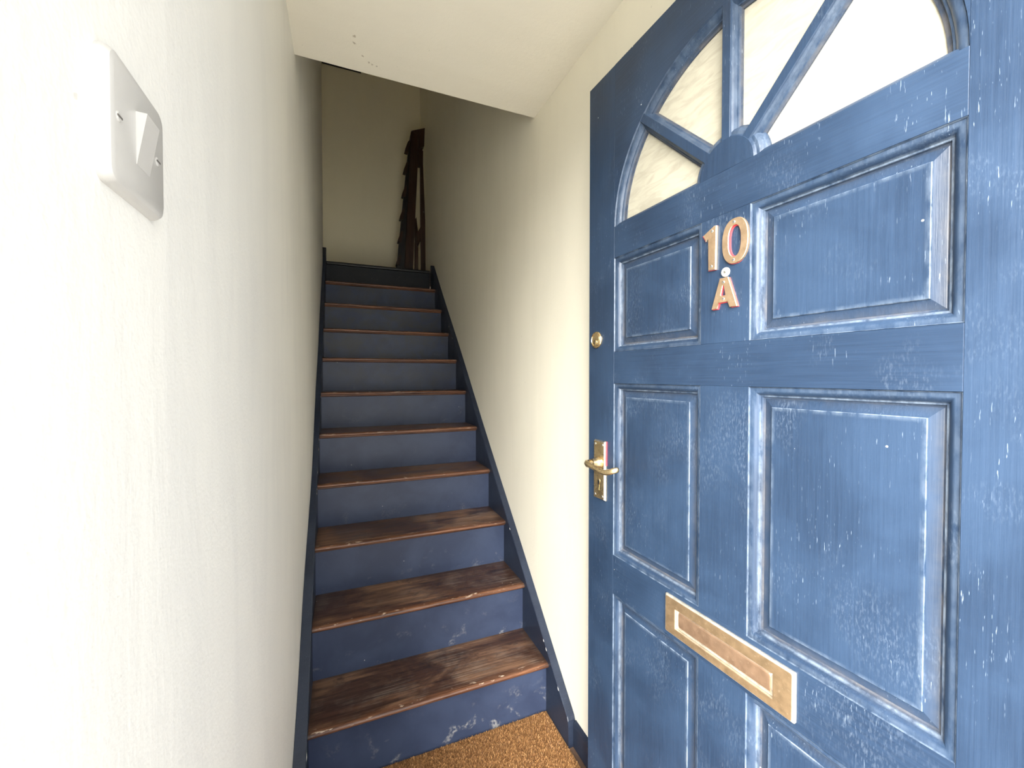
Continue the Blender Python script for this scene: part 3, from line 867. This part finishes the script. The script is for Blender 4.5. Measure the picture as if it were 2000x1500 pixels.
for i, (p, rt, rv) in enumerate(path):
    t = (P3[min(i + 1, len(path) - 1)] - P3[max(i - 1, 0)]).normalized()
    e1 = Vector((0, 1, 0)); e1 = (e1 - t * e1.dot(t)).normalized(); e2 = t.cross(e1)
    for k in range(NS):
        a = 2 * math.pi * k / NS
        q = P3[i] + e1 * (rv * math.sin(a)) + e2 * (rt * math.cos(a))
        V.append(FN(q.x, q.y, q.z))
for i in range(len(path) - 1):
    for k in range(NS):
        a, b = i * NS + k, i * NS + (k + 1) % NS
        F.append((a, b, b + NS, a + NS))
F += [list(range(NS))[::-1], [(len(path) - 1) * NS + k for k in range(NS)]]
o = obj('lever', V, F, M_HB, hb, smooth=True)
bm = bmesh.new(); bm.from_mesh(o.data); bmesh.ops.recalc_face_normals(bm, faces=bm.faces); bm.to_mesh(o.data); bm.free()
for p in o.data.polygons: p.use_smooth = True
rp = from_bm('red_paint', prism_bm([(hu1 + .0025, hv0 + .09), (hu1 + .0045, hv0 + .09), (hu1 + .0045, hv1 + .002), (hu1 + .0025, hv1 + .002)], FN, 0.0035, -0.0005), M_RED, hb)
rp['label'] = 'old red paint along the backplate edge'

# ------------------------------------------------------------------ light switch on the left wall
SX, SY, SZ = 0.1018, 0.376, 1.4013
sw = empty('light_switch', (SX, SY, SZ), 0, 'white plastic single rocker light switch on the left wall', 'light switch')
SF = lambda a, b, d: (d, a, b)                # a along the wall, b up, d out of it
def sw_loft(name, loops, mat, parent, cap=True):
    V, F = [], []; n = len(loops[0][0])
    for pts, d in loops:
        for i, (a, b) in enumerate(pts): V.append(SF(a, b, d if not callable(d) else d(a, b)))
    for r in range(len(loops) - 1):
        for i in range(n): F.append((r * n + i, r * n + (i + 1) % n, (r + 1) * n + (i + 1) % n, (r + 1) * n + i))
    if cap: F += [[(len(loops) - 1) * n + i for i in range(n)], list(range(n))[::-1]]
    return obj(name, V, F, mat, parent)
H = 0.043
pl = sw_loft('faceplate', [(rect_loop(-H, H, -H, H, 0.009, 8), -0.003), (rect_loop(-H, H, -H, H, 0.009, 8), 0.0035),
      (rect_loop(-H + .0006, H - .0006, -H + .0006, H - .0006, 0.009, 8), 0.0058), (rect_loop(-H + .0022, H - .0022, -H + .0022, H - .0022, 0.0085, 8), 0.0083), (rect_loop(-H + .0045, H - .0045, -H + .0045, H - .0045, 0.008, 8), 0.0093)], M_PLASTIC, sw)
for p in pl.data.polygons[:-2]: p.use_smooth = True
pl.data.set_sharp_from_angle(angle=0.5)
rk = sw_loft('rocker', [([(-0.0085, -0.0185), (0.0125, -0.0185), (0.0125, 0.0185), (-0.0085, 0.0185)], 0.006),
      ([(-0.0085, -0.0180), (0.0125, -0.0180), (0.0125, 0.0178), (-0.0085, 0.0178)], lambda a, b: 0.0095 + (0.0062 if b > 0 else 0.0))], M_PLASTIC, sw)
def sw_screw(a):
    bm = lathe_bm([(0.0034, 0.0080), (0.0034, 0.0096), (0.0026, 0.0102), (0.0, 0.0102)], lambda x, y, d: SF(a + x, y, d), 16)
    o = from_bm('screw', bm, M_PLASTIC, sw)
    sl = box_bm(0.0095, 0.0105, a - 0.0030, a + 0.0030, -0.0006, 0.0006)
    from_bm('screw_slot', sl, plain('slot_grey', (0.12, 0.11, 0.10), 0.7), o)
sw_screw(-0.0335); sw_screw(0.0268)

# ------------------------------------------------------------------ coir mat at the foot of the stairs
MX0, MX1, MY0, MY1 = 0.147, 0.9290, 0.16, S0 + O - 0.002
mat_root = empty('doormat', ((MX0 + MX1) / 2, (MY0 + MY1) / 2, 0), 0, 'bristly tan coir doormat filling the floor at the foot of the stairs', 'doormat')
cx_, cy_ = (MX0 + MX1) / 2, (MY0 + MY1) / 2
box('backing', MX0 - cx_, MX1 - cx_, MY0 - cy_, MY1 - cy_, 0.0, 0.006, M_COIRB, mat_root)
rm = random.Random(5)
V, F, T = [], [], []
def blade(x, y):
    h = rm.uniform(0.0055, 0.0095); w = rm.uniform(0.0006, 0.0011)
    a = rm.uniform(0, 6.283); lean = rm.uniform(0.001, 0.0055); la = rm.uniform(0, 6.283)
    dx, dy = w * math.cos(a), w * math.sin(a); tx, ty = lean * math.cos(la), lean * math.sin(la)
    b = len(V); x -= cx_; y -= cy_
    V.extend([(x - dx, y - dy, 0.0055), (x + dx, y + dy, 0.0055), (x + tx + dx * .6, y + ty + dy * .6, 0.0055 + h), (x + tx - dx * .6, y + ty - dy * .6, 0.0055 + h)])
    F.append((b, b + 1, b + 2, b + 3)); t = rm.random() ** 1.3; T.extend([t * 0.5] * 2 + [t] * 2)
for k in range(62000): blade(rm.uniform(MX0 + .007, MX1 - .007), rm.uniform(0.86, MY1 - .007))
for k in range(26000): blade(rm.uniform(MX0 + .007, MX1 - .007), rm.uniform(MY0 + .007, 0.86))
o = obj('pile', V, F, M_COIR, mat_root, attrs={'tone': T}); o['kind'] = 'stuff'

# ------------------------------------------------------------------ dark timber piece stood in the corner on the landing
YP = 3.65
lean = empty('timber_stair_string', (0.82, YP, LAND), 0, 'dark stained notched timber stair string stood upright in the corner on the landing', 'timber')
LX, LY, LZ = 0.82, YP, LAND
def slab(name, pts, d0, d1, mat, parent, bev=0.0):
    """outline in the wall-facing plane (x, z), from depth d0 to d1 behind YP"""
    bm = prism_bm([(a - LX, b - LZ) for a, b in pts], lambda a, b, d: (a, d, b), d0, d1, bev)
    return from_bm(name, bm, mat, parent)
board = slab('string_board', [(0.752, LAND), (0.825, LAND), (0.846, 2.59), (0.878, 3.21), (0.886, 3.36), (0.815, 3.345)], 0.0, 0.035, M_DARK, lean, 0.003)
slab('side_board', [(0.684, LAND), (0.754, LAND), (0.812, 3.33), (0.790, 3.17)], 0.012, 0.050, M_DARK2, lean, 0.003)
for (bx, bz) in ((0.763, 3.171), (0.749, 2.990), (0.735, 2.783), (0.715, 2.584), (0.699, 2.387), (0.683, 2.189)):
    slab('tread_end', [(bx, bz), (bx + 0.030, bz - 0.004), (bx + 0.046, bz + 0.075), (bx + 0.040, bz + 0.10), (bx + 0.026, bz + 0.085), (bx + 0.004, bz + 0.022)], 0.004, 0.060, M_DARK, lean, 0.002)
slab('cap', [(0.818, 3.349), (0.932, 3.398), (0.926, 3.24), (0.895, 3.215), (0.872, 3.215), (0.872, 3.33)], -0.006, 0.045, M_DARK, lean, 0.002)
slab('slat', [(0.898, LAND), (0.936, LAND), (0.934, 2.60), (0.912, 3.24), (0.892, 3.24), (0.893, 2.60)], 0.004, 0.030, M_DARK, lean, 0.002)
slab('slat', [(0.842, LAND), (0.872, LAND), (0.874, 2.48), (0.858, 2.62), (0.846, 2.60)], 0.006, 0.032, M_DARK, lean, 0.002)
slab('block', [(0.850, 2.40), (0.868, 2.36), (0.900, 2.44), (0.900, 2.56), (0.884, 2.52), (0.860, 2.48)], -0.004, 0.034, M_DARK, lean, 0.002)
slab('block', [(0.866, 3.06), (0.916, 3.06), (0.918, 3.20), (0.868, 3.22)], 0.002, 0.030, M_DARK, lean, 0.002)
